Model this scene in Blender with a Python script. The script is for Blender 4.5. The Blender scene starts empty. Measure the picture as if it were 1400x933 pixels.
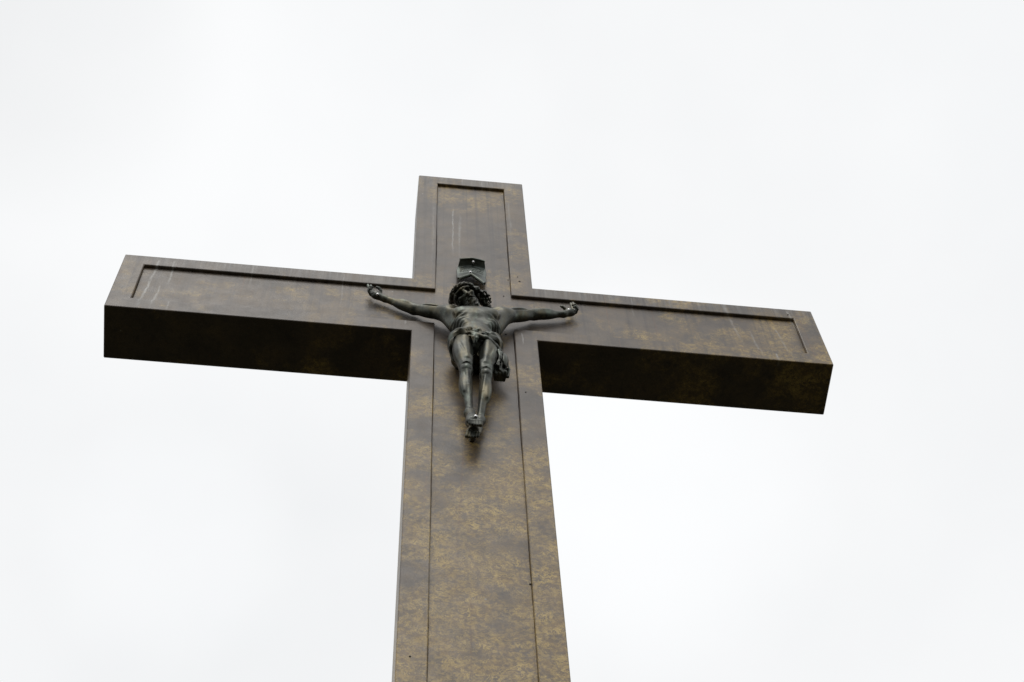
import bpy, bmesh, math, random
import numpy as np
from mathutils import Vector, Matrix

# ------------------------------------------------------------------ camera
scene = bpy.context.scene
Z0 = 13.621                                   # height of the modelling origin above the ground
cam = bpy.data.cameras.new('camera'); cam.sensor_width = 36.0
cam.lens = 2497.8 / 1400.0 * 36.0
cam.clip_start = 0.1; cam.clip_end = 6000
camo = bpy.data.objects.new('camera', cam); scene.collection.objects.link(camo)
yaw, pitch, roll = 0.16536938, 1.12875171, -0.06853298
f = Vector((math.sin(yaw)*math.cos(pitch), math.cos(yaw)*math.cos(pitch), math.sin(pitch)))
r0 = Vector((math.cos(yaw), -math.sin(yaw), 0)); u0 = r0.cross(f)
r = math.cos(roll)*r0 + math.sin(roll)*u0; u = -math.sin(roll)*r0 + math.cos(roll)*u0
M = Matrix((r, u, -f)).transposed().to_4x4()
M.translation = Vector((-0.86249, -7.28682, -12.02065 + Z0))
camo.matrix_world = M
scene.camera = camo

# ------------------------------------------------------------------ sky, sun, exposure
SUN_EL, SUN_AZ = math.radians(48), math.radians(196)   # azimuth clockwise from +y: front, a little to the left
world = bpy.data.worlds.new('World'); scene.world = world; world.use_nodes = True
nt = world.node_tree; nt.nodes.clear()
def wn(t, **kw):
    n = nt.nodes.new(t)
    for k, v in kw.items(): setattr(n, k, v)
    return n
sky = wn('ShaderNodeTexSky', sky_type='NISHITA', sun_disc=False)
sky.sun_elevation = SUN_EL; sky.sun_rotation = SUN_AZ
tc = wn('ShaderNodeTexCoord')
nz = wn('ShaderNodeTexNoise'); nz.inputs['Scale'].default_value = 4.5; nz.inputs['Detail'].default_value = 4; nz.inputs['Roughness'].default_value = .5
nt.links.new(tc.outputs['Generated'], nz.inputs['Vector'])
cr = wn('ShaderNodeValToRGB')
CL = 10.1
cr.color_ramp.elements[0].position = .30; cr.color_ramp.elements[0].color = (.886, .897, .908, 1)
cr.color_ramp.elements[1].position = .66; cr.color_ramp.elements[1].color = (.940, .948, .955, 1)
nt.links.new(nz.outputs['Fac'], cr.inputs['Fac'])
# thinner, brighter cloud in two directions
def lobe(d, half, amp):
    dp = wn('ShaderNodeVectorMath', operation='DOT_PRODUCT'); dp.inputs[1].default_value = d
    nm = wn('ShaderNodeVectorMath', operation='NORMALIZE'); nt.links.new(tc.outputs['Generated'], nm.inputs[0]); nt.links.new(nm.outputs[0], dp.inputs[0])
    mr = wn('ShaderNodeMapRange', interpolation_type='SMOOTHSTEP'); mr.inputs['From Min'].default_value = math.cos(math.radians(half)); mr.inputs['From Max'].default_value = 1.0
    mr.inputs['To Min'].default_value = 0; mr.inputs['To Max'].default_value = amp; nt.links.new(dp.outputs['Value'], mr.inputs['Value'])
    return mr.outputs[0]
ad = wn('ShaderNodeMath', operation='ADD'); ad2 = wn('ShaderNodeMath', operation='ADD'); ad2.inputs[1].default_value = 1
nt.links.new(lobe((0.1355, 0.4798, 0.8669), 7.5, .075), ad.inputs[0]); nt.links.new(lobe((-0.0513, 0.3548, 0.9335), 10, .035), ad.inputs[1])
ad3 = wn('ShaderNodeMath', operation='ADD'); ad4 = wn('ShaderNodeMath', operation='ADD'); ad5 = wn('ShaderNodeMath', operation='ADD')
nt.links.new(lobe((-0.1053, 0.5276, 0.8429), 4.5, .045), ad3.inputs[0]); nt.links.new(lobe((-0.1890, 0.2888, 0.9386), 6, -.05), ad3.inputs[1])
nt.links.new(ad.outputs[0], ad4.inputs[0]); nt.links.new(ad3.outputs[0], ad4.inputs[1])
nt.links.new(ad4.outputs[0], ad5.inputs[0]); nt.links.new(lobe((0.3049, 0.2591, 0.9164), 6, .02), ad5.inputs[1])
nt.links.new(ad5.outputs[0], ad2.inputs[0])
sc_ = wn('ShaderNodeMath', operation='MULTIPLY'); sc_.inputs[1].default_value = CL; nt.links.new(ad2.outputs[0], sc_.inputs[0])
vm = wn('ShaderNodeVectorMath', operation='SCALE'); nt.links.new(sc_.outputs[0], vm.inputs['Scale'])
nt.links.new(cr.outputs['Color'], vm.inputs[0])
mx = wn('ShaderNodeMix', data_type='RGBA'); mx.inputs['Factor'].default_value = .985
nt.links.new(sky.outputs['Color'], mx.inputs['A']); nt.links.new(vm.outputs['Vector'], mx.inputs['B'])
bg = wn('ShaderNodeBackground'); bg.inputs['Strength'].default_value = .1
nt.links.new(mx.outputs['Result'], bg.inputs['Color'])
wo = wn('ShaderNodeOutputWorld'); nt.links.new(bg.outputs['Background'], wo.inputs['Surface'])

sun = bpy.data.lights.new('sun', 'SUN'); sun.energy = 1.1; sun.angle = math.radians(35); sun.color = (1, .97, .93)
suno = bpy.data.objects.new('sun', sun); scene.collection.objects.link(suno)
sd = Vector((math.sin(SUN_AZ)*math.cos(SUN_EL), math.cos(SUN_AZ)*math.cos(SUN_EL), math.sin(SUN_EL)))
suno.rotation_euler = sd.to_track_quat('Z', 'Y').to_euler(); suno.location = (0, -10, 40)
vs = scene.view_settings
vs.view_transform = 'Standard'; vs.look = 'None'; vs.exposure = 0; vs.gamma = 1; vs.use_curve_mapping = False

# ------------------------------------------------------------------ helpers
def tag(o, label=None, cat=None, group=None, kind=None):
    if label: o['label'] = label
    if cat: o['category'] = cat
    if group: o['group'] = group
    if kind: o['kind'] = kind
    return o
def empty(name, loc):
    o = bpy.data.objects.new(name, None); scene.collection.objects.link(o); o.location = loc
    o.empty_display_size = .2
    return o
def world_loc(p):
    v = Vector((0, 0, 0))
    while p is not None: v = v + p.location; p = p.parent
    return v
def link(name, verts, faces, mat, parent=None, smooth=True):
    """verts are in modelling coordinates (origin Z0 above ground)"""
    off = world_loc(parent)
    v = np.asarray(verts, dtype=float) + np.array([0, 0, Z0]) - np.array(off)
    me = bpy.data.meshes.new(name); me.from_pydata(v.tolist(), [], [list(map(int, q)) for q in faces])
    me.polygons.foreach_set('use_smooth', [smooth]*len(me.polygons)); me.materials.append(mat); me.update()
    o = bpy.data.objects.new(name, me); scene.collection.objects.link(o)
    if parent: o.parent = parent
    return o
def bevel(o, w, seg=2, ang=40):
    m = o.modifiers.new('bevel', 'BEVEL'); m.width = w; m.segments = seg; m.limit_method = 'ANGLE'; m.angle_limit = math.radians(ang)
    return o

# ------------------------------------------------------------------ materials
class NT:
    def __init__(s, name):
        s.m = bpy.data.materials.new(name); s.m.use_nodes = True; s.t = s.m.node_tree
        s.b = s.t.nodes['Principled BSDF']; s.tc = s.t.nodes.new('ShaderNodeTexCoord')
    def n(s, t, **kw):
        n = s.t.nodes.new(t)
        for k, v in kw.items():
            if k in ('in_',):
                for i, x in v.items(): n.inputs[i].default_value = x
            else: setattr(n, k, v)
        return n
    def l(s, a, b): s.t.links.new(a, b)
    def mapping(s, scale=(1, 1, 1), loc=(0, 0, 0), rot=(0, 0, 0)):
        n = s.n('ShaderNodeMapping'); n.inputs['Scale'].default_value = scale; n.inputs['Location'].default_value = loc; n.inputs['Rotation'].default_value = rot
        s.l(s.tc.outputs['Object'], n.inputs['Vector']); return n.outputs['Vector']
    def noise(s, vec, scale, detail=4, rough=.5, dist=0):
        n = s.n('ShaderNodeTexNoise'); n.inputs['Scale'].default_value = scale; n.inputs['Detail'].default_value = detail
        n.inputs['Roughness'].default_value = rough; n.inputs['Distortion'].default_value = dist
        s.l(vec, n.inputs['Vector']); return n.outputs['Fac']
    def ramp(s, fac, stops):
        n = s.n('ShaderNodeValToRGB'); e = n.color_ramp.elements
        while len(e) < len(stops): e.new(.5)
        for x, (p, c) in zip(e, stops):
            x.position = p; x.color = (c, c, c, 1) if isinstance(c, (int, float)) else (*c, 1)
        s.l(fac, n.inputs['Fac']); return n.outputs['Color']
    def math(s, op, a, b=None, clamp=False):
        n = s.n('ShaderNodeMath', operation=op, use_clamp=clamp)
        for i, x in enumerate((a, b)):
            if x is None: continue
            if isinstance(x, (int, float)): n.inputs[i].default_value = x
            else: s.l(x, n.inputs[i])
        return n.outputs[0]
    def mix(s, fac, a, b, blend='MIX'):
        n = s.n('ShaderNodeMix', data_type='RGBA', blend_type=blend)
        for nm, x in (('Factor', fac), ('A', a), ('B', b)):
            if isinstance(x, (int, float)): n.inputs[nm].default_value = x
            elif isinstance(x, tuple): n.inputs[nm].default_value = (*x, 1)
            else: s.l(x, n.inputs[nm])
        return n.outputs['Result']
    def bump(s, h, strength, dist):
        n = s.n('ShaderNodeBump'); n.inputs['Strength'].default_value = strength; n.inputs['Distance'].default_value = dist
        s.l(h, n.inputs['Height']); s.l(n.outputs['Normal'], s.b.inputs['Normal'])

def cladding_material():
    t = NT('patinated_bronze_cladding'); V = t.tc.outputs['Object']
    sep = t.n('ShaderNodeSeparateXYZ'); t.l(V, sep.inputs[0]); X, Y, Z = sep.outputs
    ZL = t.math('SUBTRACT', Z, Z0)
    base = t.ramp(t.noise(V, 2.2, 5, .6), [(.3, (.056, .046, .037)), (.50, (.090, .070, .052)), (.70, (.135, .097, .056))])
    # brushed on golden swirls: warped fine noise gated by big patches, more of it low on the shaft
    w1 = t.n('ShaderNodeTexNoise'); w1.inputs['Scale'].default_value = 5; w1.inputs['Detail'].default_value = 3; t.l(V, w1.inputs['Vector'])
    wv = t.n('ShaderNodeVectorMath', operation='SCALE'); wv.inputs['Scale'].default_value = .55; t.l(w1.outputs['Color'], wv.inputs[0])
    av = t.n('ShaderNodeVectorMath', operation='ADD'); t.l(V, av.inputs[0]); t.l(wv.outputs[0], av.inputs[1])
    fine = t.noise(av.outputs[0], 17, 5, .74, .6)
    fib = t.ramp(t.math('ABSOLUTE', t.math('SUBTRACT', fine, .5)), [(0, 1), (.04, .7), (.11, 0)])
    fib = t.math('MULTIPLY', fib, t.ramp(t.noise(V, 21, 3, .6), [(.42, .05), (.58, 1)]))
    patch = t.noise(t.mapping((1, 1, .9)), 1.9, 5, .62)
    low = t.n('ShaderNodeMapRange'); low.inputs['From Min'].default_value = 5.5; low.inputs['From Max'].default_value = -2.5
    low.inputs['To Min'].default_value = -.085; low.inputs['To Max'].default_value = .11; t.l(ZL, low.inputs['Value'])
    pm = t.ramp(t.math('ADD', t.math('ADD', patch, low.outputs[0]), t.math('MULTIPLY', X, .016)), [(.43, 0), (.60, 1)])
    gold = t.math('MULTIPLY', fib, pm)
    c = t.mix(t.math('MULTIPLY', pm, t.ramp(t.noise(V, 9, 5, .7), [(.35, .10), (.65, .75)])), base, (.200, .128, .050))
    c = t.mix(t.math('MULTIPLY', gold, .68), c, (.42, .29, .085))
    st = t.noise(av.outputs[0], 8.5, 3, .55, 1.6)
    stroke = t.ramp(t.math('ABSOLUTE', t.math('SUBTRACT', st, .5)), [(0, 1), (.018, .85), (.045, 0)])
    gate = t.ramp(t.noise(t.mapping((1, 1, 1), (5, 8, 2)), 6.5, 4, .65), [(.47, 0), (.56, 1)])
    c = t.mix(t.math('MULTIPLY', t.math('MULTIPLY', stroke, gate), t.math('MULTIPLY', pm, .65)), c, (.50, .36, .11))
    # thin dark and reddish run marks, vertical
    runs = t.noise(t.mapping((16, 16, .22)), 1.0, 3, .6)
    hi = t.n('ShaderNodeMapRange'); hi.inputs['From Min'].default_value = 2.5; hi.inputs['From Max'].default_value = 4.5
    hi.inputs['To Min'].default_value = .18; hi.inputs['To Max'].default_value = 1; t.l(ZL, hi.inputs['Value'])
    c = t.mix(t.math('MULTIPLY', t.ramp(runs, [(.50, 0), (.68, .6)]), hi.outputs[0]), c, (.034, .029, .028))
    runs2 = t.noise(t.mapping((22, 22, .3), (3, 1, 7)), 1.0, 2, .5)
    c = t.mix(t.ramp(runs2, [(.68, 0), (.76, .4)]), c, (.16, .075, .03))
    # pale lime runs under the upper edges and at the arm ends, broken up along their length
    def strip(x0, w, z0, z1, amp, sx=0.0):
        wob = t.math('MULTIPLY', t.math('SUBTRACT', t.noise(t.mapping((.2, .2, 1), (x0*7, 0, 0)), 2.6, 6, .62), .5), .05)
        cx = t.math('ADD', t.math('ADD', X, wob), t.math('MULTIPLY', t.math('SUBTRACT', ZL, z1), -sx))
        dx = t.math('ABSOLUTE', t.math('SUBTRACT', cx, x0))
        wid = t.math('MULTIPLY', t.noise(t.mapping((.3, .3, 1), (x0*5, 3, x0)), 5, 4, .7), w*2.1)
        m = t.math('SUBTRACT', 1, t.math('DIVIDE', dx, wid), True)
        def ramp_(lo, hi, a_, b_):
            q = t.n('ShaderNodeMapRange', interpolation_type='SMOOTHSTEP'); t.l(ZL, q.inputs['Value'])
            for nm, v_ in zip(('From Min', 'From Max', 'To Min', 'To Max'), (lo, hi, a_, b_)): q.inputs[nm].default_value = v_
            return q.outputs[0]
        L_ = z1 - z0
        a = t.math('MULTIPLY', ramp_(z0, z0 + .5*L_, 0, 1), ramp_(z1 - .12*L_, z1, 1, 0))
        brk = t.ramp(t.noise(t.mapping((9, 9, 3), (x0*3, 2, 1)), 2.6, 5, .75), [(.34, 0.05), (.60, 1)])
        return t.math('MULTIPLY', t.math('MULTIPLY', m, a), t.math('MULTIPLY', brk, amp*.72))
    acc = None
    for a in [(-.205, .011, 5.5, 7.05, .75), (-.13, .02, 5.4, 6.9, .35), (-3.12, .016, 3.62, 4.9, .95, .06), (-3.04, .016, 3.62, 4.3, .7, .03), (-3.18, .02, 3.62, 4.0, .5),
              (-2.98, .014, 4.2, 4.86, .7), (-2.9, .016, 3.6, 3.95, .6), (3.02, .014, 3.62, 4.5, .35, -.10), (2.55, .02, 3.9, 4.86, .38, -.12), (2.75, .016, 3.6, 4.4, .32, -.06),
              (3.2, .013, 4.3, 4.86, .55, -.1), (2.93, .02, 3.6, 3.8, .6), (.13, .012, 7.6, 7.9, .6), (-.1, .014, 7.65, 7.9, .5), (.22, .010, 7.62, 7.9, .45), (-1.3, .010, 4.05, 4.9, .4),
              (.455, .010, 3.5, 3.8, .7), (-.66, .012, 3.7, 3.9, .6), (-2.2, .012, 4.3, 4.9, .35), (1.6, .012, 4.4, 4.9, .3), (-.42, .02, 5.0, 7.2, .2), (.42, .018, 6.0, 7.3, .25)]:
        s = strip(*a); acc = s if acc is None else t.math('MAXIMUM', acc, s)
    front = t.math('LESS_THAN', Y, REC - DEP/2 + .02)
    c = t.mix(t.math('MULTIPLY', t.math('MULTIPLY', acc, front), 1.5, True), c, (.42, .42, .40))
    def sm(lo, hi):
        q = t.n('ShaderNodeMapRange', interpolation_type='SMOOTHSTEP'); t.l(ZL, q.inputs['Value'])
        q.inputs['From Min'].default_value = lo; q.inputs['From Max'].default_value = hi; return q.outputs[0]
    arm_edge = t.math('MULTIPLY', t.math('MULTIPLY', sm(4.45, 4.93), t.math('LESS_THAN', ZL, 4.90)), t.math('GREATER_THAN', t.math('ABSOLUTE', X), .62))
    edge = t.math('MULTIPLY', t.math('MAXIMUM', arm_edge, sm(7.35, 7.95)), front)
    drip = t.ramp(t.noise(t.mapping((11, 11, .55), (2, 5, 1)), 1.6, 5, .68), [(.44, 0), (.68, 1)])
    c = t.mix(t.math('MULTIPLY', t.math('MULTIPLY', edge, drip), .42), c, (.30, .30, .285))
    # rust coloured run below the feet
    acc = None
    for a in [(-.120, .014, -.9, 1.5, 1.0, .030), (-.07, .014, -2.0, -.7, .9, .01), (.372, .007, -3.0, 1.2, .5), (-2.86, .012, 3.65, 4.7, .8, .05), (-2.62, .010, 3.65, 4.6, .5, .05), (-2.0, .010, 3.7, 4.7, .4, .03)]:
        s = strip(*a); acc = s if acc is None else t.math('MAXIMUM', acc, s)
    c = t.mix(t.math('MULTIPLY', acc, front), c, (.10, .050, .022))
    # sparse droppings and specks
    vo = t.n('ShaderNodeTexVoronoi'); vo.inputs['Scale'].default_value = 3.1; t.l(V, vo.inputs['Vector'])
    spk = t.math('MULTIPLY', t.math('LESS_THAN', vo.outputs['Distance'], .028), t.math('GREATER_THAN', t.noise(V, 5.0, 1), .55))
    c = t.mix(t.math('MULTIPLY', spk, .5), c, (.36, .36, .33))
    grain = t.noise(V, 60, 3, .6)
    c = t.mix(.22, c, t.ramp(grain, [(.3, .3), (.7, .9)]), 'OVERLAY')
    t.l(c, t.b.inputs['Base Color'])
    t.l(t.math('ADD', t.math('MULTIPLY', t.noise(V, 7, 4), .24), .27), t.b.inputs['Roughness'])
    t.b.inputs['Metallic'].default_value = .0
    t.b.inputs['IOR'].default_value = 1.42
    t.bump(t.math('ADD', t.math('ADD', t.math('MULTIPLY', fine, .5), t.math('MULTIPLY', grain, .35)), t.math('MULTIPLY', t.noise(V, 1.1, 3), 1.6)), .14, .02)
    return t.m

def bronze_material(name, dark=(.030, .032, .027), mid=(.076, .080, .069), warm=(.120, .104, .062), rough=.39):
    t = NT(name); V = t.tc.outputs['Object']
    c = t.ramp(t.noise(V, 9, 5, .6), [(.3, dark), (.6, mid)])
    c = t.mix(t.ramp(t.noise(t.mapping((1, 1, .45), (4, 2, 9)), 7, 4, .6), [(.48, 0), (.66, .85)]), c, warm)
    c = t.mix(t.ramp(t.noise(t.mapping((1, 1, .3), (1, 7, 3)), 14, 3, .6), [(.54, 0), (.70, .7)]), c, (.130, .155, .130))
    t.l(c, t.b.inputs['Base Color'])
    t.b.inputs['Metallic'].default_value = .72
    t.l(t.math('ADD', t.math('MULTIPLY', t.noise(V, 16, 3), .22), rough - .08), t.b.inputs['Roughness'])
    t.bump(t.noise(V, 30, 3, .55), .10, .01)
    return t.m

def steel_material():
    t = NT('bright_bolt_steel'); V = t.tc.outputs['Object']
    t.l(t.ramp(t.noise(V, 40, 3), [(.3, .62), (.7, .82)]), t.b.inputs['Base Color'])
    t.b.inputs['Metallic'].default_value = 1; t.b.inputs['Roughness'].default_value = .3
    return t.m
def dark_material():
    t = NT('dark_bolt_iron'); V = t.tc.outputs['Object']
    t.l(t.ramp(t.noise(V, 60, 3), [(.3, (.012, .010, .009)), (.7, (.03, .024, .02))]), t.b.inputs['Base Color']); t.b.inputs['Roughness'].default_value = .7
    return t.m
def ground_material():
    t = NT('dark_turf'); V = t.tc.outputs['Object']
    c = t.ramp(t.noise(V, .35, 6, .65), [(.3, (.009, .009, .002)), (.7, (.019, .017, .004))])
    t.l(c, t.b.inputs['Base Color']); t.b.inputs['Roughness'].default_value = .95; t.bump(t.noise(V, 6, 5, .7), .6, .05)
    return t.m
REC, DEP = .046, .550
CLAD = cladding_material()
BRONZE = bronze_material('weathered_bronze')
HAIR = bronze_material('dark_weathered_bronze', (.020, .020, .017), (.052, .053, .046), (.085, .075, .05), .40)
PLAQ = bronze_material('grey_green_bronze', (.038, .045, .040), (.088, .103, .093), (.10, .105, .08), .40)
STEEL, IRON, TURF = steel_material(), dark_material(), ground_material()

# ------------------------------------------------------------------ ground
bm = bmesh.new(); N = 48
vc = bm.verts.new((0, 0, -Z0))
prev = None
for R in (4, 12, 40, 150, 600, 2500):
    ring = [bm.verts.new((R*math.cos(2*math.pi*i/N), R*math.sin(2*math.pi*i/N), -Z0)) for i in range(N)]
    for i in range(N):
        j = (i+1) % N
        if prev is None: bm.faces.new((vc, ring[i], ring[j]))
        else: bm.faces.new((prev[i], ring[i], ring[j], prev[j]))
    prev = ring
bm.normal_update()
gv = [v.co[:] for v in bm.verts]; bm.verts.index_update(); gf = [[v.index for v in fc.verts] for fc in bm.faces]; bm.free()
g = link('ground', gv, gf, TURF, None, False); tag(g, kind='structure')

# ------------------------------------------------------------------ the cross
W, XL, XR, ZT, ZB, TOP, DEP, FW = .6, 3.477, 3.464, 4.890, 3.647, 7.899, .550, .2198
BOT = -Z0
def outline(e, bot):     # cross outline inset by e, counter-clockwise seen from the front (-y)
    return [(-W+e, bot), (W-e, bot), (W-e, ZB+e), (XR-e, ZB+e), (XR-e, ZT-e), (W-e, ZT-e), (W-e, TOP-e), (-W+e, TOP-e),
            (-W+e, ZT-e), (-XL+e, ZT-e), (-XL+e, ZB+e), (-W+e, ZB+e)]
# fix inner corners: insetting moves concave corners outwards along the diagonal
def outline2(e, bot):
    a, b = -W+e, W-e
    return [(a, bot), (b, bot), (b, ZB+e), (XR-e, ZB+e), (XR-e, ZT-e), (b, ZT-e), (b, TOP-e), (a, TOP-e), (a, ZT-e), (-XL+e, ZT-e), (-XL+e, ZB+e), (a, ZB+e)]
REC = .046
cross = empty('monumental_cross', (0, DEP/2, 0))
tag(cross, 'tall brown bronze-clad cross with golden mottling, raised border and recessed panels', 'cross')
o0, o1 = outline2(0, BOT), outline2(FW, BOT + .6)
n = 12
vf = [(x, 0, z) for x, z in o0]; vi = [(x, 0, z) for x, z in o1]; vr = [(x, REC, z) for x, z in o1]; vb = [(x, DEP, z) for x, z in o0]
verts = vf + vi + vr + vb; faces = []
for i in range(n):
    j = (i+1) % n
    faces.append((i, j, n+j, n+i))                        # raised border
    faces.append((n+i, n+j, 2*n+j, 2*n+i))                # wall of the recess
    faces.append((3*n+i, 3*n+j, j, i))                    # outer side
for base, flip in ((2*n, False), (3*n, True)):            # recess floor and back, split into quads
    q = [(0, 1, 2, 11), (11, 2, 5, 8), (2, 3, 4, 5), (8, 5, 6, 7), (10, 11, 8, 9)]
    for t in q:
        t = [base + k for k in t]
        faces.append(t[::-1] if flip else t)
o = link('cross_body', verts, faces, CLAD, cross, False); bevel(o, .012, 2, 40)
# inset sheet; the joint round it is uneven and partly closed
rj = random.Random(8)
o1 = outline2(FW + .0015, BOT + .61); ctr = []
for i in range(12):
    (x0, z0), (x1, z1) = o1[i], o1[(i+1) % 12]; Ls = math.hypot(x1-x0, z1-z0); k = max(1, int(Ls/.11)); nx, nz = -(z1-z0)/Ls, (x1-x0)/Ls
    ctr.append((x0, z0))
    ph = rj.uniform(0, 6)
    for q in range(1, k):
        t = q/k; d = max(0, (.0030 + .0030*math.sin(ph + 3.1*t*Ls) + rj.uniform(-.002, .002))*(.6 if Ls > 6 else 1))
        ctr.append((x0+(x1-x0)*t + nx*d, z0+(z1-z0)*t + nz*d))
m_ = len(ctr)
verts = [(x, .034, z) for x, z in ctr] + [(x, .043, z) for x, z in ctr]
faces = [tuple(range(m_)), tuple(range(m_, 2*m_))[::-1]] + [(m_+i, m_+(i+1) % m_, (i+1) % m_, i) for i in range(m_)]
link('recessed_panel', verts, faces, CLAD, cross, False)
# little screw heads and plugged holes in the cladding
def dome(c, r_, h, nrm=(0, -1, 0), seg=14):
    nrm = Vector(nrm).normalized(); a = nrm.orthogonal().normalized(); b = nrm.cross(a); c = Vector(c)
    vs_, fs = [], []
    for k, (rr, hh) in enumerate(((1, -.6), (1, .25), (.8, .7), (.45, .95))):
        for i in range(seg):
            t = 2*math.pi*i/seg
            vs_.append(c + a*(r_*rr*math.cos(t)) + b*(r_*rr*math.sin(t)) + nrm*(h*hh))
    vs_.append(c + nrm*h)
    for k in range(3):
        for i in range(seg):
            j = (i+1) % seg; fs.append((k*seg+i, k*seg+j, (k+1)*seg+j, (k+1)*seg+i))
    for i in range(seg): fs.append((3*seg+i, 3*seg+(i+1) % seg, 4*seg))
    return [tuple(v) for v in vs_], fs
for (x, z, y, rr) in [(.306, 4.702, .034, .008), (.362, 5.12, .034, .007), (.473, 5.032, 0, .011), (.456, 5.141, 0, .006), (.445, 2.534, 0, .008), (.303, 3.80, .034, .010),
                      (-.502, -1.63, 0, .008), (3.20, 4.75, 0, .009), (.372, -.56, .034, .010)]:
    v, fc = dome((x, y, z), rr, .006); link('screw_head', v, fc, IRON, cross)

# ------------------------------------------------------------------ sculpting with distance fields
def vec(*a): return np.array(a, dtype=np.float32)
class Field:
    def __init__(s, lo, hi, h):
        s.h = h; s.lo = np.array(lo, float); s.n = np.ceil((np.array(hi)-s.lo)/h).astype(int)+1
        s.D = np.full(s.n, .5, np.float32)
        s.ax = [np.asarray(s.lo[i] + h*np.arange(s.n[i]), np.float32) for i in range(3)]
    def box(s, lo, hi):
        a = np.clip(np.floor((np.array(lo)-s.lo)/s.h).astype(int), 0, s.n); b = np.clip(np.ceil((np.array(hi)-s.lo)/s.h).astype(int)+1, 0, s.n)
        sl = tuple(slice(int(i), int(j)) for i, j in zip(a, b))
        P = np.meshgrid(s.ax[0][sl[0]], s.ax[1][sl[1]], s.ax[2][sl[2]], indexing='ij', sparse=True)
        return sl, P
    def comb(s, sl, d, k, op):
        if d.size == 0: return
        D = s.D[sl]
        if op == 'sub': d = -d
        if k > 0:
            hh = np.maximum(k - np.abs(D - d), 0)/k; t = hh*hh*k*.25
        else: t = 0
        s.D[sl] = np.minimum(D, d) - t if op == 'add' else np.maximum(D, d) + t
    def cap(s, a, b, ra, rb, k=.02, op='add'):
        a = np.array(a, float); b = np.array(b, float); m = max(ra, rb) + k + 4*s.h + .02
        sl, (x, y, z) = s.box(np.minimum(a, b)-m, np.maximum(a, b)+m)
        ab = b-a; L2 = float(ab@ab) + 1e-12
        t = np.clip(((x-a[0])*ab[0] + (y-a[1])*ab[1] + (z-a[2])*ab[2])/L2, 0, 1)
        d = np.sqrt((x-a[0]-t*ab[0])**2 + (y-a[1]-t*ab[1])**2 + (z-a[2]-t*ab[2])**2) - (ra + (rb-ra)*t)
        s.comb(sl, d.astype(np.float32), k, op)
    def chain(s, pts, radii, k=.01, op='add', kk=None):
        for i in range(len(pts)-1): s.cap(pts[i], pts[i+1], radii[i], radii[i+1], k, op)
    def ell(s, c, half, R=None, k=.03, op='add'):
        c = np.array(c, float); half = np.array(half, float); m = max(half) + k + 4*s.h + .02
        sl, (x, y, z) = s.box(c-m, c+m)
        x, y, z = x-c[0], y-c[1], z-c[2]
        if R is not None:
            R = np.array(R, float)
            x, y, z = (R[i, 0]*x + R[i, 1]*y + R[i, 2]*z for i in range(3))
        k0 = np.sqrt((x/half[0])**2 + (y/half[1])**2 + (z/half[2])**2)
        k1 = np.sqrt((x/half[0]**2)**2 + (y/half[1]**2)**2 + (z/half[2]**2)**2) + 1e-9
        s.comb(sl, (k0*(k0-1)/k1).astype(np.float32), k, op)
    def mesh(s):
        D = s.D; n = D.shape; ins = D < 0
        c = np.zeros((n[0]-1, n[1]-1, n[2]-1), np.int8)
        for i in (0, 1):
            for j in (0, 1):
                for k in (0, 1): c += ins[i:n[0]-1+i, j:n[1]-1+j, k:n[2]-1+k]
        act = np.argwhere((c > 0) & (c < 8))
        idx = np.full(c.shape, -1, np.int32); idx[tuple(act.T)] = np.arange(len(act))
        P = np.zeros((len(act), 3)); cnt = np.zeros(len(act))
        for ax in range(3):
            o1, o2 = [q for q in range(3) if q != ax]
            for p in (0, 1):
                for q in (0, 1):
                    a = act.copy(); a[:, o1] += p; a[:, o2] += q; b = a.copy(); b[:, ax] += 1
                    da = D[tuple(a.T)]; db = D[tuple(b.T)]; m = (da < 0) != (db < 0)
                    t = da[m]/(da[m]-db[m]); pt = a[m].astype(float); pt[:, ax] += t
                    P[m] += pt; cnt[m] += 1
        P = P/cnt[:, None]*s.h + s.lo
        quads = []
        for ax in range(3):
            o1, o2 = (ax+1) % 3, (ax+2) % 3
            sa = [slice(None)]*3; sb = [slice(None)]*3; sa[ax] = slice(0, -1); sb[ax] = slice(1, None)
            for q in (o1, o2): sa[q] = slice(1, -1); sb[q] = slice(1, -1)
            A = ins[tuple(sa)]; B = ins[tuple(sb)]
            e = np.argwhere(A != B)
            if not len(e): continue
            flip = A[tuple(e.T)]
            e[:, o1] += 1; e[:, o2] += 1
            def cell(d1, d2):
                q = e.copy(); q[:, o1] += d1; q[:, o2] += d2; return idx[tuple(q.T)]
            Q = np.stack([cell(-1, -1), cell(0, -1), cell(0, 0), cell(-1, 0)], 1)
            Q[~flip] = Q[~flip][:, ::-1]
            quads.append(Q)
        return P, np.concatenate(quads)
def sculpt(name, F, mat, parent, relax=1):
    P, Q = F.mesh()
    for _ in range(relax):
        S = np.zeros_like(P); C = np.zeros(len(P))
        for a in range(4):
            i, j = Q[:, a], Q[:, (a+1) % 4]
            np.add.at(S, i, P[j]); np.add.at(C, i, 1); np.add.at(S, j, P[i]); np.add.at(C, j, 1)
        P = P*.5 + .5*S/np.maximum(C, 1)[:, None]
    off = np.array([0, 0, Z0]) - np.array(world_loc(parent))
    me = bpy.data.meshes.new(name)
    me.vertices.add(len(P)); me.vertices.foreach_set('co', (P + off).astype(np.float32).ravel())
    me.loops.add(Q.size); me.loops.foreach_set('vertex_index', Q.astype(np.int32).ravel())
    me.polygons.add(len(Q)); me.polygons.foreach_set('loop_start', np.arange(0, Q.size, 4, dtype=np.int32))
    me.update(calc_edges=True); me.validate()
    me.polygons.foreach_set('use_smooth', [True]*len(me.polygons)); me.materials.append(mat); me.update()
    o = bpy.data.objects.new(name, me); scene.collection.objects.link(o); o.parent = parent
    return o

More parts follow.
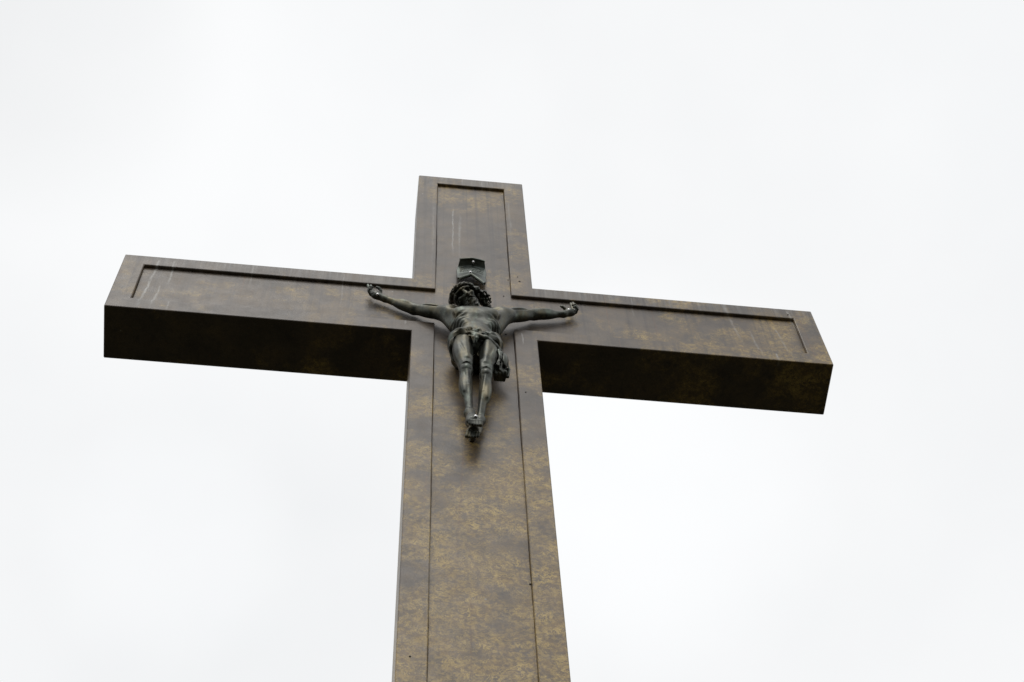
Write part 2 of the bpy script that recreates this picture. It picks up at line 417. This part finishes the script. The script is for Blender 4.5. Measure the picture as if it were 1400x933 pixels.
# ------------------------------------------------------------------ the bronze figure
A = lambda *v: np.array(v, float)
J = dict(shR=A(-.246, -.11, 3.845), elR=A(-.587, -.040, 4.044), wrR=A(-.871, -.030, 4.252), paR=A(-.963, -.035, 4.310),
         shL=A(.240, -.11, 3.895), elL=A(.579, -.05, 4.125), wrL=A(.877, -.035, 4.225), paL=A(.950, -.035, 4.285),
         hipR=A(-.140, -.175, 3.09), hipL=A(.112, -.175, 3.09), knR=A(-.106, -.190, 2.475), knL=A(.068, -.180, 2.425),
         anR=A(-.075, -.105, 1.835), anL=A(.020, -.060, 1.800), toR=A(-.036, -.20, 1.475), toL=A(-.056, -.105, 1.43))
# head frame: face normal, up, his left
fn = A(-.13, -.81, -.57); fn /= np.linalg.norm(fn)
bu = A(0, -fn[2], fn[1])*-1; bu = A(0, fn[2], -fn[1]); bu /= np.linalg.norm(bu)
th = math.radians(38)
hu = math.cos(th)*bu + math.sin(th)*A(-1, 0, 0); hu -= fn*(hu@fn); hu /= np.linalg.norm(hu)
hs = np.cross(hu, fn); hs = hs if hs[0] > 0 else -hs
HO = A(-.130, -.30, 3.972) - fn*.115                      # middle of the head at eye height
HR = np.array([hs, hu, fn])
def H(s, up, fw): return HO + s*hs + up*hu + fw*fn

statue = empty('crucifix_statue', (0, .03, Z0 + 1.45))
tag(statue, 'dark bronze crucified figure with outstretched arms hanging on the cross', 'statue')

def pelvis_mass(F, g=0.0):
    F.ell(A(-.016, -.155, 3.10), A(.180+g, .120+g, .16+g), None, .06)
    F.cap(J['hipR'], J['knR'], .108+g, .058+g, .05); F.cap(J['hipL'], J['knL'], .098+g, .052+g, .015)
    F.ell(J['hipR']*.64+J['knR']*.36+A(-.022, -.030, 0), A(.076+g, .075+g, .24), None, .04)
    F.ell(J['hipL']*.64+J['knL']*.36+A(.022, -.030, 0), A(.066+g, .072+g, .24), None, .03)
    F.ell(A(-.095, -.07, 3.00), A(.10+g, .095+g, .13+g), None, .05); F.ell(A(.07, -.07, 3.00), A(.10+g, .095+g, .13+g), None, .05)
def torso_mass(F, g=0.0):
    F.ell(A(-.012, -.150, 3.33), A(.155+g, .105+g, .27+g), None, .06)           # waist
    F.ell(A(-.004, -.145, 3.60), A(.205+g, .135+g, .27+g), None, .07)           # rib cage

F = Field((-1.14, -.50, 1.33), (1.12, .034, 4.62), .0058)
torso_mass(F); pelvis_mass(F)
# chest, collar bones, shoulders
F.ell(A(-.105, -.225, 3.645), A(.115, .055, .095), None, .04); F.ell(A(.097, -.225, 3.655), A(.115, .055, .095), None, .04)
F.cap(A(-.02, -.195, 3.80), A(-.21, -.14, 3.87), .022, .024, .03); F.cap(A(.012, -.195, 3.805), A(.205, -.14, 3.92), .022, .024, .03)
F.cap(A(0, -.08, 3.77), J['shR']+A(.02, .01, .0), .085, .065, .05); F.cap(A(0, -.08, 3.77), J['shL']+A(-.02, .01, .0), .085, .065, .05)
for s in 'RL':
    sg = -1 if s == 'R' else 1
    sh, el, wr, pa = (J[q+s] for q in ('sh', 'el', 'wr', 'pa'))
    F.cap(sh, el, .078, .052, .05)
    F.ell(sh + A(sg*.01, -.012, .004), A(.082, .072, .070), None, .04)
    m = sh*.48 + el*.52
    ax = (el-sh)/np.linalg.norm(el-sh); up = A(0, -.3, .95); up -= ax*(up@ax); up /= np.linalg.norm(up); sd_ = np.cross(ax, up)
    Ra = np.array([ax, up, sd_])
    F.ell(m + up*.030 - A(0, .012, 0), A(.125, .045, .048), Ra, .025)         # biceps
    F.ell(m - up*.036 + A(0, -.008, 0), A(.14, .042, .045), Ra, .025)         # triceps
    F.cap(m+ax*-.11+A(0, -.066, -.002), m+ax*.10+A(0, -.062, -.004), .006, .006, .012, 'sub')
    F.cap(el, wr, .052, .030, .03)
    ax2 = (wr-el)/np.linalg.norm(wr-el); u2 = A(0, -.3, .95); u2 -= ax2*(u2@ax2); u2 /= np.linalg.norm(u2); Rb = np.array([ax2, u2, np.cross(ax2, u2)])
    F.ell(el + ax2*.10 + u2*.020 + A(0, -.012, 0), A(.115, .036, .04), Rb, .022)
    F.ell(el + ax2*.105 - u2*.024 + A(0, -.006, 0), A(.125, .036, .04), Rb, .022)
    F.cap(wr, pa, .032, .04, .025)
    # armpit webs: pectoral and lat tendons running into the arm
    F.cap(A(sg*.15, -.215, 3.66), sh + ax*.10 + A(0, -.030, -.03), .042, .035, .045)
    F.cap(A(sg*.165, -.09, 3.50), sh + ax*.10 + A(0, .0, -.035), .055, .040, .06)
    F.cap(A(sg*.165, -.13, 3.62), sh + ax*.05 + A(0, -.01, -.02), .055, .050, .05)
# belly, flanks, the wound under the right breast
for sg in (-1, 1):
    F.ell(A(sg*.058-.012, -.222, 3.30), A(.055, .03, .075), None, .05); F.ell(A(sg*.055-.014, -.228, 3.18), A(.055, .032, .06), None, .05)
    F.cap(A(sg*.140-.012, -.17, 3.26), A(sg*.145-.015, -.17, 3.12), .05, .05, .05)
    F.cap(A(sg*.16, -.20, 3.50), A(sg*.11, -.225, 3.40), .03, .022, .06)
F.ell(A(-.006, -.325, 3.47), A(.105, .070, .085), None, .04, 'sub')
F.ell(A(-.015, -.262, 3.215), A(.010, .014, .013), None, .01, 'sub')
F.cap(A(-.170, -.255, 3.567), A(-.132, -.272, 3.557), .011, .011, .006, 'sub')
sl, (rx, ry, rz) = F.box((-.26, -.36, 3.28), (.26, -.04, 3.66))
edge = np.clip((np.abs(rx) - .085)/.05, 0, 1)*np.clip((rz - 3.30)/.06, 0, 1)*np.clip((3.62 - rz)/.08, 0, 1)*np.clip((-.05 - ry)/.05, 0, 1)
F.D[sl] += (.0062*edge*np.sin(2*math.pi*(rz + .42*np.abs(rx) + .25*ry)/.066)).astype(np.float32)
# neck
F.cap(A(-.005, -.10, 3.86), H(0, -.10, -.03), .075, .070, .05)
F.cap(A(-.02, -.19, 3.80), H(.05, -.05, -.01), .026, .024, .03)
# head
F.ell(H(0, .032, -.002), A(.100, .098, .114), HR, .03)
F.ell(H(0, -.06, .045), A(.082, .115, .085), HR, .04)
F.ell(H(0, -.135, .085), A(.045, .04, .04), HR, .03)
for q in (-1, 1):
    F.cap(H(q*.014, .030, .130), H(q*.070, .028, .098), .015, .013, .012)      # brow
    F.ell(H(q*.062, -.038, .084), A(.028, .024, .028), HR, .02)                # cheek bone
    F.ell(H(q*.041, -.003, .125), A(.034, .025, .055), HR, .006, 'sub')        # socket
    F.ell(H(q*.041, -.006, .070), A(.018, .012, .014), HR, .004)               # closed lid
    F.ell(H(q*.044, -.088, .120), A(.020, .030, .014), HR, .02, 'sub')         # hollow cheek
F.chain([H(0, .022, .116), H(0, -.030, .145), H(0, -.062, .158)], [.014, .015, .018], .012)
for q in (-1, 1): F.ell(H(q*.017, -.064, .143), A(.012, .011, .015), HR, .006)
F.cap(H(-.026, -.098, .128), H(.026, -.098, .128), .006, .006, .006, 'sub')
F.cap(H(-.024, -.088, .126), H(.024, -.088, .126), .010, .010, .008); F.cap(H(-.02, -.110, .124), H(.02, -.110, .124), .010, .010, .008)
# legs
for s in 'RL':
    sg = -1 if s == 'R' else 1
    hp, kn, an = J['hip'+s], J['kn'+s], J['an'+s]
    F.ell(kn + A(0, -.047, -.004), A(.033, .028, .043), None, .014)                # knee cap
    F.ell(kn + A(0, -.026, .075), A(.048, .036, .045), None, .025)
    F.ell(kn + A(-.036, -.022, .015), A(.016, .026, .03), None, .015); F.ell(kn + A(.036, -.022, .015), A(.016, .026, .03), None, .015)
    F.cap(kn + A(0, .005, -.02), an, .048, .031, .04)
    ax = (an-kn)/np.linalg.norm(an-kn)
    F.ell(kn + ax*.19 + A(sg*.018, .028, 0), A(.053 if s == 'R' else .047, .060, .18), None, .045)       # calf
    F.ell(kn + ax*.18 + A(sg*.026, -.008, 0), A(.030, .030, .18), None, .035)
    F.chain([kn + ax*.06 + A(0, -.046, 0), kn + ax*.28 + A(-sg*.006, -.040, 0), an + A(-sg*.006, -.030, .05)], [.015, .012, .009], .012)   # shin
    F.chain([hp + A(sg*.055, -.125, -.16), kn + A(sg*.018, -.092, .24), kn + A(-sg*.018, -.074, .12)], [.006, .007, .006], .022, 'sub')
    F.chain([kn + A(-.046, -.052, .035), kn + A(0, -.060, .060), kn + A(.046, -.052, .035)], [.006, .007, .006], .014, 'sub')
    F.chain([kn + A(-.036, -.046, -.040), kn + A(-.020, -.060, -.062)], [.006, .006], .012, 'sub'); F.chain([kn + A(.036, -.046, -.040), kn + A(.020, -.060, -.062)], [.006, .006], .012, 'sub')
    F.cap(hp + A(-sg*.02, -.095, -.10), kn + A(-sg*.008, -.058, .16), .03, .018, .04)
    F.cap(kn + A(-sg*.034, -.038, .20), kn + A(-sg*.032, -.040, .09), .024, .018, .025); F.cap(kn + A(sg*.036, -.036, .25), kn + A(sg*.034, -.034, .11), .024, .018, .025)
    F.ell(an + A(sg*.027, .0, .0), A(.013, .018, .020), None, .012); F.ell(an + A(-sg*.026, -.005, .012), A(.013, .018, .020), None, .012)
# feet, the right one over the left, toes down
def foot(an, tip, heel, sgn):
    d = (tip-an)/np.linalg.norm(tip-an); side = A(1, 0, 0) - d*d[0]; side /= np.linalg.norm(side); top = np.cross(side, d); top = top if top[1] < 0 else -top
    F.cap(an, heel, .036, .031, .03)
    F.cap(an + top*.004, an + d*.24 + side*.0, .042, .036, .03)
    F.cap(heel, an + d*.25 - top*.022, .034, .026, .03)
    F.cap(an + d*.17 - side*.022, an + d*.285 - side*.042, .032, .026, .025); F.cap(an + d*.17 + side*.022, an + d*.285 + side*.038, .032, .024, .025)
    for q, (sx, ln, rr) in enumerate(((-.052, .10, .019), (-.024, .105, .0145), (.003, .095, .0140), (.028, .082, .0135), (.050, .066, .0130))):
        sx *= sgn
        b0 = an + d*.275 + side*sx*.86
        b1 = b0 + d*ln*.55 + top*.012; b2 = b0 + d*ln - top*.010
        F.chain([b0, b1, b2], [rr, rr*1.02, rr*.95], .006)
foot(J['anR'], J['toR'], A(-.066, -.045, 1.77), -1)
foot(J['anL'], J['toL'], A(.018, -.005, 1.86), 1)
# hands
def hand(pa, wr, fdir, pn, up, nail):
    """pa palm centre, fdir along the palm, pn palm normal (towards viewer), up = thumb side"""
    Rm = np.array([fdir, up, pn])
    F.ell(pa, A(.058, .046, .026), Rm, .02)
    F.cap(pa - fdir*.045 + up*.012 + pn*.008, pa + up*.040 - fdir*.01 + pn*.012, .022, .018, .015)     # thumb ball
    return Rm
def fingers(pa, fdir, up, pn, spec):
    for off, pts, rr in spec:
        b = pa + fdir*off[0] + up*off[1] + pn*off[2]
        P = [b]
        for (df, du, dn) in pts: P.append(P[-1] + fdir*df + up*du + pn*dn)
        F.chain(P, [rr*1.05] + [rr*.98]*(len(P)-2) + [rr*.8], .003)
pn = A(0, -1, 0)
fR = A(-.845, -.06, .53); fR /= np.linalg.norm(fR); uR = A(.53, 0, .845)
hand(J['paR'], J['wrR'], fR, pn, uR, None)
fingers(J['paR'], fR, uR, pn, [
    ((.046, .028, .0), [(.044, .036, .008), (.034, .034, .002), (.024, .028, .0)], .0140),       # index, out
    ((.052, .006, .0), [(.052, .034, .012), (.038, .034, .004), (.026, .028, .001)], .0145),       # middle, out
    ((.048, -.016, .0), [(.032, .002, .028), (.006, .022, .024), (-.022, .014, .004)], .0140),     # ring, curled in
    ((.040, -.034, .0), [(.026, .000, .028), (.004, .018, .020), (-.020, .012, .004)], .0125),     # little, curled in
    ((-.030, .034, .012), [(.014, .024, .022), (.030, .012, .012), (.026, -.004, .004)], .0155)])   # thumb
fL = A(.86, -.05, .50); fL /= np.linalg.norm(fL); uL = A(-.50, 0, .86)
hand(J['paL'], J['wrL'], fL, pn, uL, None)
fingers(J['paL'], fL, uL, pn, [
    ((.040, .026, .0), [(.022, .050, .010), (.020, .042, .002), (.014, .032, .0)], .0140),
    ((.050, .008, .0), [(.026, .050, .018), (.022, .044, .004), (.015, .034, .0)], .0145),
    ((.048, -.014, .0), [(.024, .014, .034), (-.008, .030, .022), (-.024, .010, -.002)], .0140),
    ((.040, -.032, .0), [(.020, .008, .032), (-.008, .026, .018), (-.020, .010, -.002)], .0125),
    ((-.034, .030, .012), [(-.012, .022, .020), (-.012, .018, .010), (-.006, .014, .002)], .0155)])
sculpt('body', F, BRONZE, statue, 0)

# ------------------------------------------------------------------ loin cloth: a shell round hips and thighs, with folds
F = Field((-.36, -.46, 2.42), (.34, .034, 3.46), .0055)
torso_mass(F); pelvis_mass(F)
X, Y, Z = np.meshgrid(*F.ax, indexing='ij', sparse=True)
B = F.D.copy()
ang = np.arctan2(X + .015, -(Y + .16))
fold = .007*np.sin(46*(Z + .55*X) + 3*np.sin(3*ang) + 2.0*np.sin(7*X)) + .005*np.sin(83*(Z + .8*X) + 5*np.sin(2*ang))
kr = np.sqrt((X + .035)**2 + (Z - 3.03)**2); ka = np.arctan2(Z - 3.03, X + .035)
fold = fold*.9 + .013*np.sin(11*ka + 9*kr + 1.5*np.sin(3*ka))*np.exp(-kr/.22)
sheet = np.abs(B - .012) - .014 - fold
top = Z - (3.21 - .10*X - .05*np.cos(ang) + .01*np.sin(9*ang))
hem = (2.93 - .16*np.clip((Y + .16)/.16, -1, 1) + .05*np.cos(2.0*ang) + .015*np.sin(11*ang)) - Z
F.D = np.maximum(np.maximum(sheet, top), hem).astype(np.float32)
# twisted belt, knot and hanging ends
rng = random.Random(4)
def rope(pts, r_, strands=3, turns=2.5, rs=.012):
    pts = [np.array(p, float) for p in pts]; n_ = 26
    for s_ in range(strands):
        P = []
        for i in range(n_+1):
            t = i/n_*(len(pts)-1); k = min(int(t), len(pts)-2); q = t-k; c = pts[k]*(1-q) + pts[k+1]*q
            a = 2*math.pi*(s_/strands + turns*i/n_); P.append(c + A(.15*math.cos(a), math.cos(a), math.sin(a))*r_)
        F.chain(P, [rs]*(n_+1), .008)
rope([(-.200, -.13, 3.15), (-.15, -.235, 3.15), (-.06, -.275, 3.09), (-.02, -.285, 3.04)], .012, 3, 2.2, .011)
rope([(-.03, -.285, 3.05), (.07, -.275, 3.09), (.150, -.225, 3.11), (.20, -.13, 3.10)], .012, 3, 2.2, .011)
rope([(-.01, -.285, 3.03), (.08, -.290, 2.98), (.165, -.245, 2.92), (.215, -.20, 2.88)], .014, 3, 1.6, .013)
F.ell(A(-.030, -.286, 3.035), A(.034, .024, .034), None, .014)
F.chain([A(-.05, -.285, 3.04), A(-.085, -.300, 3.055), A(-.125, -.275, 3.075), A(-.150, -.255, 3.05), A(-.11, -.275, 3.015), A(-.05, -.285, 3.02)], [.010, .014, .013, .010, .013, .010], .006)
F.chain([A(-.03, -.285, 3.05), A(-.045, -.300, 3.10), A(-.015, -.290, 3.145), A(.02, -.28, 3.13), A(-.01, -.285, 3.06)], [.010, .014, .012, .010, .010], .006)
F.chain([A(-.035, -.286, 3.02), A(-.048, -.290, 2.97), A(-.040, -.268, 2.905)], [.018, .020, .008], .01)
F.chain([A(-.025, -.286, 3.02), A(-.012, -.285, 2.975), A(-.020, -.262, 2.93)], [.014, .015, .007], .008)
# drape falling at the left hip: a crumpled bunch of pleats
F.ell(A(.232, -.165, 2.79), A(.050, .060, .125), None, .02)
F.ell(A(.205, -.10, 2.72), A(.060, .055, .09), None, .03)
for q in range(12):
    t = q/11; x0 = .190 + .085*t - .02*math.sin(3*t)
    j = [rng.uniform(-1, 1) for _ in range(6)]
    F.chain([A(.200+.02*t, -.215+.06*t, 2.90), A(x0+.012*j[0], -.245+.10*t+.014*j[1], 2.82+.02*j[2]), A(x0+.012+.014*j[3], -.240+.12*t+.014*j[4], 2.71), A(x0-.012+.02*t+.010*j[5], -.215+.12*t, 2.635+.02*j[1])],
            [.014, .017+.005*j[4], .014+.004*j[1], .016], .006)
for q in range(6):
    j = [rng.uniform(-1, 1) for _ in range(4)]; x0 = .195 + .016*q
    F.cap(A(x0, -.255+.11*q/5, 2.86+.01*j[1]), A(x0-.01+.01*j[0], -.225+.11*q/5, 2.60), .008, .015, .008, 'sub')
for q in range(4):
    F.chain([A(.14+.03*q, -.20+.02*q, 2.66), A(.16+.03*q, -.13, 2.60+.012*q), A(.17+.025*q, -.06, 2.62)], [.014, .020, .016], .008)
sculpt('loincloth', F, BRONZE, statue, 0)

# ------------------------------------------------------------------ hair, beard and crown
F = Field((-.42, -.50, 3.62), (.30, .034, 4.42), .0045)
rng = random.Random(11)
F.ell(H(0, .030, -.012), A(.106, .096, .108), HR, .02)
F.ell(H(0, -.035, .13), A(.083, .125, .09), HR, .012, 'sub')
F.ell(H(0, .03, .16), A(.075, .06, .08), HR, .012, 'sub')
def lock(p0, d, n_, rad, amp=.012, wl=.075, bend=None, k=.003):
    """a wavy lock: n_ steps of vector d, bending, coiling round its own line"""
    d = np.array(d, float); p = np.array(p0, float); ph = rng.uniform(0, 6.3); pts = []; L = 0
    for i in range(n_*3 + 1):
        t = d/np.linalg.norm(d); a1 = np.cross(t, A(.3, .5, .8)); a1 /= np.linalg.norm(a1); a2 = np.cross(t, a1)
        w = 2*math.pi*L/wl + ph; g_ = amp*min(1, i/3)
        pts.append(p + a1*g_*math.cos(w) + a2*g_*math.sin(w)); p = p + d/3; L += np.linalg.norm(d)/3
        if bend is not None: d = d + np.array(bend)/3
    m = len(pts)-1
    F.chain(pts, [rad*(1.0 - .5*(i/m)**3) for i in range(m+1)], k)
for i in range(30):                                   # combed back over the skull
    a = math.pi*(i+.5)/30; sx = -math.cos(a)
    lock(H(sx*.094, .056 + .046*math.sin(a), .078 - .03*abs(sx)), hu*.012*math.sin(a) - fn*.040 + hs*sx*.008, 4, .012, .009)
for sg in (-1, 1):                                    # locks framing the face
    for i in range(9):
        t = i/8
        p0 = H(sg*(.092+.012*rng.random()) + (.014 if sg < 0 else 0), .050-.05*t, .084-.09*t)
        if sg < 0: lock(p0, -hu*.036 - hs*.004 - fn*.004, 4, .014, .011, .07, -hs*-.004)
        else: lock(p0, -hu*.034 + hs*.012 - fn*.010, 5, .015, .013, .075, hs*.003)
for i in range(15):                                   # tress lying on the left shoulder
    t = i/14
    lock(H(.098+.02*rng.random(), .03-.13*t, .03-.09*t), A(.030, .016, -.012) + A(.006, .004, .012)*rng.uniform(-1, 1), 5+int(3*t), .015, .015, .08)
for i in range(12):                                   # nape, behind the right cheek
    lock(H(-.085+.012*i, -.03-.02*rng.random(), -.02-.03*rng.random()), A(.004*rng.uniform(-1, 1), .004, -.04), 4, .015, .012)
for i in range(30):                                   # beard
    a = -1.25 + 2.5*(i % 15)/14; row = i//15
    p0 = H(math.sin(a)*.066, -.100 - .050*math.cos(a)*(.55+.45*row), .058 + .055*math.cos(a) - .010*row)
    lock(p0, -hu*.022 + hs*(-math.sin(a))*.006 + fn*.002, 3, .010, .006, .05)
for q in (-1, 1): lock(H(q*.006, -.082, .143), hs*q*.016 - hu*.010 - fn*.008, 3, .008, .003, .05)
# crown of thorns: three plaited stems with spikes
for s_ in range(3):
    P = []
    for i in range(61):
        a = 2*math.pi*i/60; w = a*5 + s_*2*math.pi/3
        rr = 1.0 + .075*math.cos(w)
        P.append(H(.110*rr*math.sin(a), .064 + .013*math.sin(w) + .02*math.cos(a), .000 + .118*rr*math.cos(a)))
    F.chain(P, [.0095]*61, .003)
for i in range(26):
    a = 2*math.pi*(i+rng.random()*.5)/26
    c = H(.112*math.sin(a), .064 + .02*math.cos(a), .120*math.cos(a)); d = hs*math.sin(a) + fn*math.cos(a) + hu*rng.uniform(-.9, .9)
    F.cap(c, c + d*.03, .007, .002, .003)
sculpt('hair_and_crown', F, HAIR, statue, 0)

# ------------------------------------------------------------------ nails and foot peg
for nm, c, rr in [('nail', A(-.948, -.066, 4.268), .014), ('nail', A(.926, -.066, 4.273), .014), ('nail', A(-.033, -.205, 1.600), .015)]:
    v, fc = dome(c, rr, .012, (0, -1, -.25)); link(nm, v, fc, STEEL, statue)
def tube(a, b, ra, rb, seg=16):
    a, b = Vector(a), Vector(b); d = (b-a).normalized(); p = d.orthogonal().normalized(); q = d.cross(p); vs_, fs = [], []
    for c, rr in ((a, ra*.85), (a+d*ra*.2, ra), (b-d*rb*.2, rb), (b, rb*.85)):
        for i in range(seg):
            t = 2*math.pi*i/seg; vs_.append(tuple(c + p*(rr*math.cos(t)) + q*(rr*math.sin(t))))
    for k in range(3):
        for i in range(seg):
            j = (i+1) % seg; fs.append((k*seg+i, k*seg+j, (k+1)*seg+j, (k+1)*seg+i))
    fs.append(tuple(range(seg))[::-1]); fs.append(tuple(range(3*seg, 4*seg)))
    return vs_, fs
v, fc = tube((-.042, .034, 1.62), (-.042, -.070, 1.52), .028, .026); link('foot_peg', v, fc, HAIR, statue)

# ------------------------------------------------------------------ the titulus scroll
plq = empty('title_plaque', (-.015, .03, Z0 + 5.17))
tag(plq, 'small curled bronze scroll plaque bolted to the cross above the head', 'plaque')
NU, NV = 40, 40
def scroll(u_, v_):
    """u -1..1 across, v 0 top .. 1 bottom"""
    zt = 5.300 - .020*abs(u_)**1.6
    zb = 4.935 - .140*abs(u_)**1.15 - .035*u_
    z = zt + (zb - zt)*v_
    half = .135 + .020*math.sin(v_*math.pi*1.25 - .35) + .007*math.sin(v_*9)
    x = -.015 + u_*half - .010*v_
    y = -.014 - .072*max(0, 1 - v_/.115)**1.15 - .050*max(0, (v_-.5)/.5)**1.4 - .012*(1-abs(u_))
    return x, y, z
verts, faces = [], []
for side in (0, 1):
    for j in range(NV+1):
        for i in range(NU+1):
            x, y, z = scroll(-1 + 2*i/NU, j/NV)
            verts.append((x, y + (.016 if side else -.004), z))
M1 = (NU+1)*(NV+1); I = lambda s, j, i: s*M1 + j*(NU+1) + i
for j in range(NV):
    for i in range(NU):
        faces.append((I(0, j, i), I(0, j+1, i), I(0, j+1, i+1), I(0, j, i+1))); faces.append((I(1, j, i), I(1, j, i+1), I(1, j+1, i+1), I(1, j+1, i)))
for j in range(NV):
    faces.append((I(0, j, 0), I(1, j, 0), I(1, j+1, 0), I(0, j+1, 0))); faces.append((I(0, j, NU), I(0, j+1, NU), I(1, j+1, NU), I(1, j, NU)))
for i in range(NU):
    faces.append((I(0, 0, i), I(0, 0, i+1), I(1, 0, i+1), I(1, 0, i))); faces.append((I(0, NV, i), I(1, NV, i), I(1, NV, i+1), I(0, NV, i+1)))
o = link('scroll_sheet', verts, faces, PLAQ, plq); bevel(o, .004, 1, 50)
# rolled rims along the top and bottom edges
def rim(pts, rad, seg=8):
    vs_, fs = [], []
    for k, p in enumerate(pts):
        p = Vector(p); d = (Vector(pts[min(k+1, len(pts)-1)]) - Vector(pts[max(k-1, 0)])).normalized(); a = d.cross(Vector((0, 1, 0))).normalized(); b = d.cross(a)
        for i in range(seg):
            t = 2*math.pi*i/seg; vs_.append(tuple(p + a*(rad*math.cos(t)) + b*(rad*math.sin(t))))
    for k in range(len(pts)-1):
        for i in range(seg):
            j = (i+1) % seg; fs.append((k*seg+i, k*seg+j, (k+1)*seg+j, (k+1)*seg+i))
    fs.append(tuple(range(seg))); fs.append(tuple(range((len(pts)-1)*seg, len(pts)*seg))[::-1])
    return vs_, fs
v, fc = rim([tuple(np.array(scroll(-1+2*i/24, 0)) + (0, .006, .004)) for i in range(25)], .014); link('rolled_rim', v, fc, PLAQ, plq)
v, fc = rim([tuple(np.array(scroll(-1+2*i/24, 1)) + (0, .006, 0)) for i in range(25)], .017); link('rolled_rim', v, fc, PLAQ, plq)
# worn raised strokes of the inscription, three rows
rng = random.Random(3); verts, faces = [], []
def stroke(u0, v0, u1, v1, w=.0034, h=.0045):
    a = np.array(scroll(u0, v0)); b = np.array(scroll(u1, v1)); d = b-a; d /= np.linalg.norm(d)+1e-9; s_ = np.cross(d, A(0, 1, 0)); s_ /= np.linalg.norm(s_)+1e-9
    k = len(verts)
    for p in (a, b):
        for q in (-1, 1):
            for hh in (0, 1): verts.append(tuple(p + s_*w*q*(1-.3*hh) + A(0, -.003-h*hh, 0)))
    faces.extend([(k+1, k+3, k+7, k+5), (k, k+1, k+5, k+4), (k+2, k+6, k+7, k+3), (k, k+2, k+3, k+1), (k+4, k+5, k+7, k+6)])
for row, (v0, v1, nL) in enumerate(((.155, .225, 11), (.26, .33, 12), (.37, .43, 10))):
    for q in range(nL):
        uu = -.78 + 1.56*(q+.5)/nL; wd = 1.56/nL*.32
        stroke(uu-wd, v0, uu-wd, v1)
        kind = rng.randrange(4)
        if kind == 0: stroke(uu-wd, v0, uu+wd, v1); stroke(uu+wd, v0, uu+wd, v1)
        elif kind == 1: stroke(uu-wd, v0, uu+wd, v0+.02); stroke(uu-wd, (v0+v1)/2, uu+wd*.7, (v0+v1)/2)
        elif kind == 2: stroke(uu-wd, v1, uu+wd, v1-.01); stroke(uu-wd, v0, uu+wd, v0)
        else: stroke(uu+wd, v0, uu-wd*.4, v1)
link('raised_lettering', verts, faces, PLAQ, plq, False)
for c in (A(-.004, -.066, 5.268), A(-.034, -.050, 5.03)):
    v, fc = dome(c, .015, .020, (0, -1, -.2)); link('bolt', v, fc, STEEL, plq)
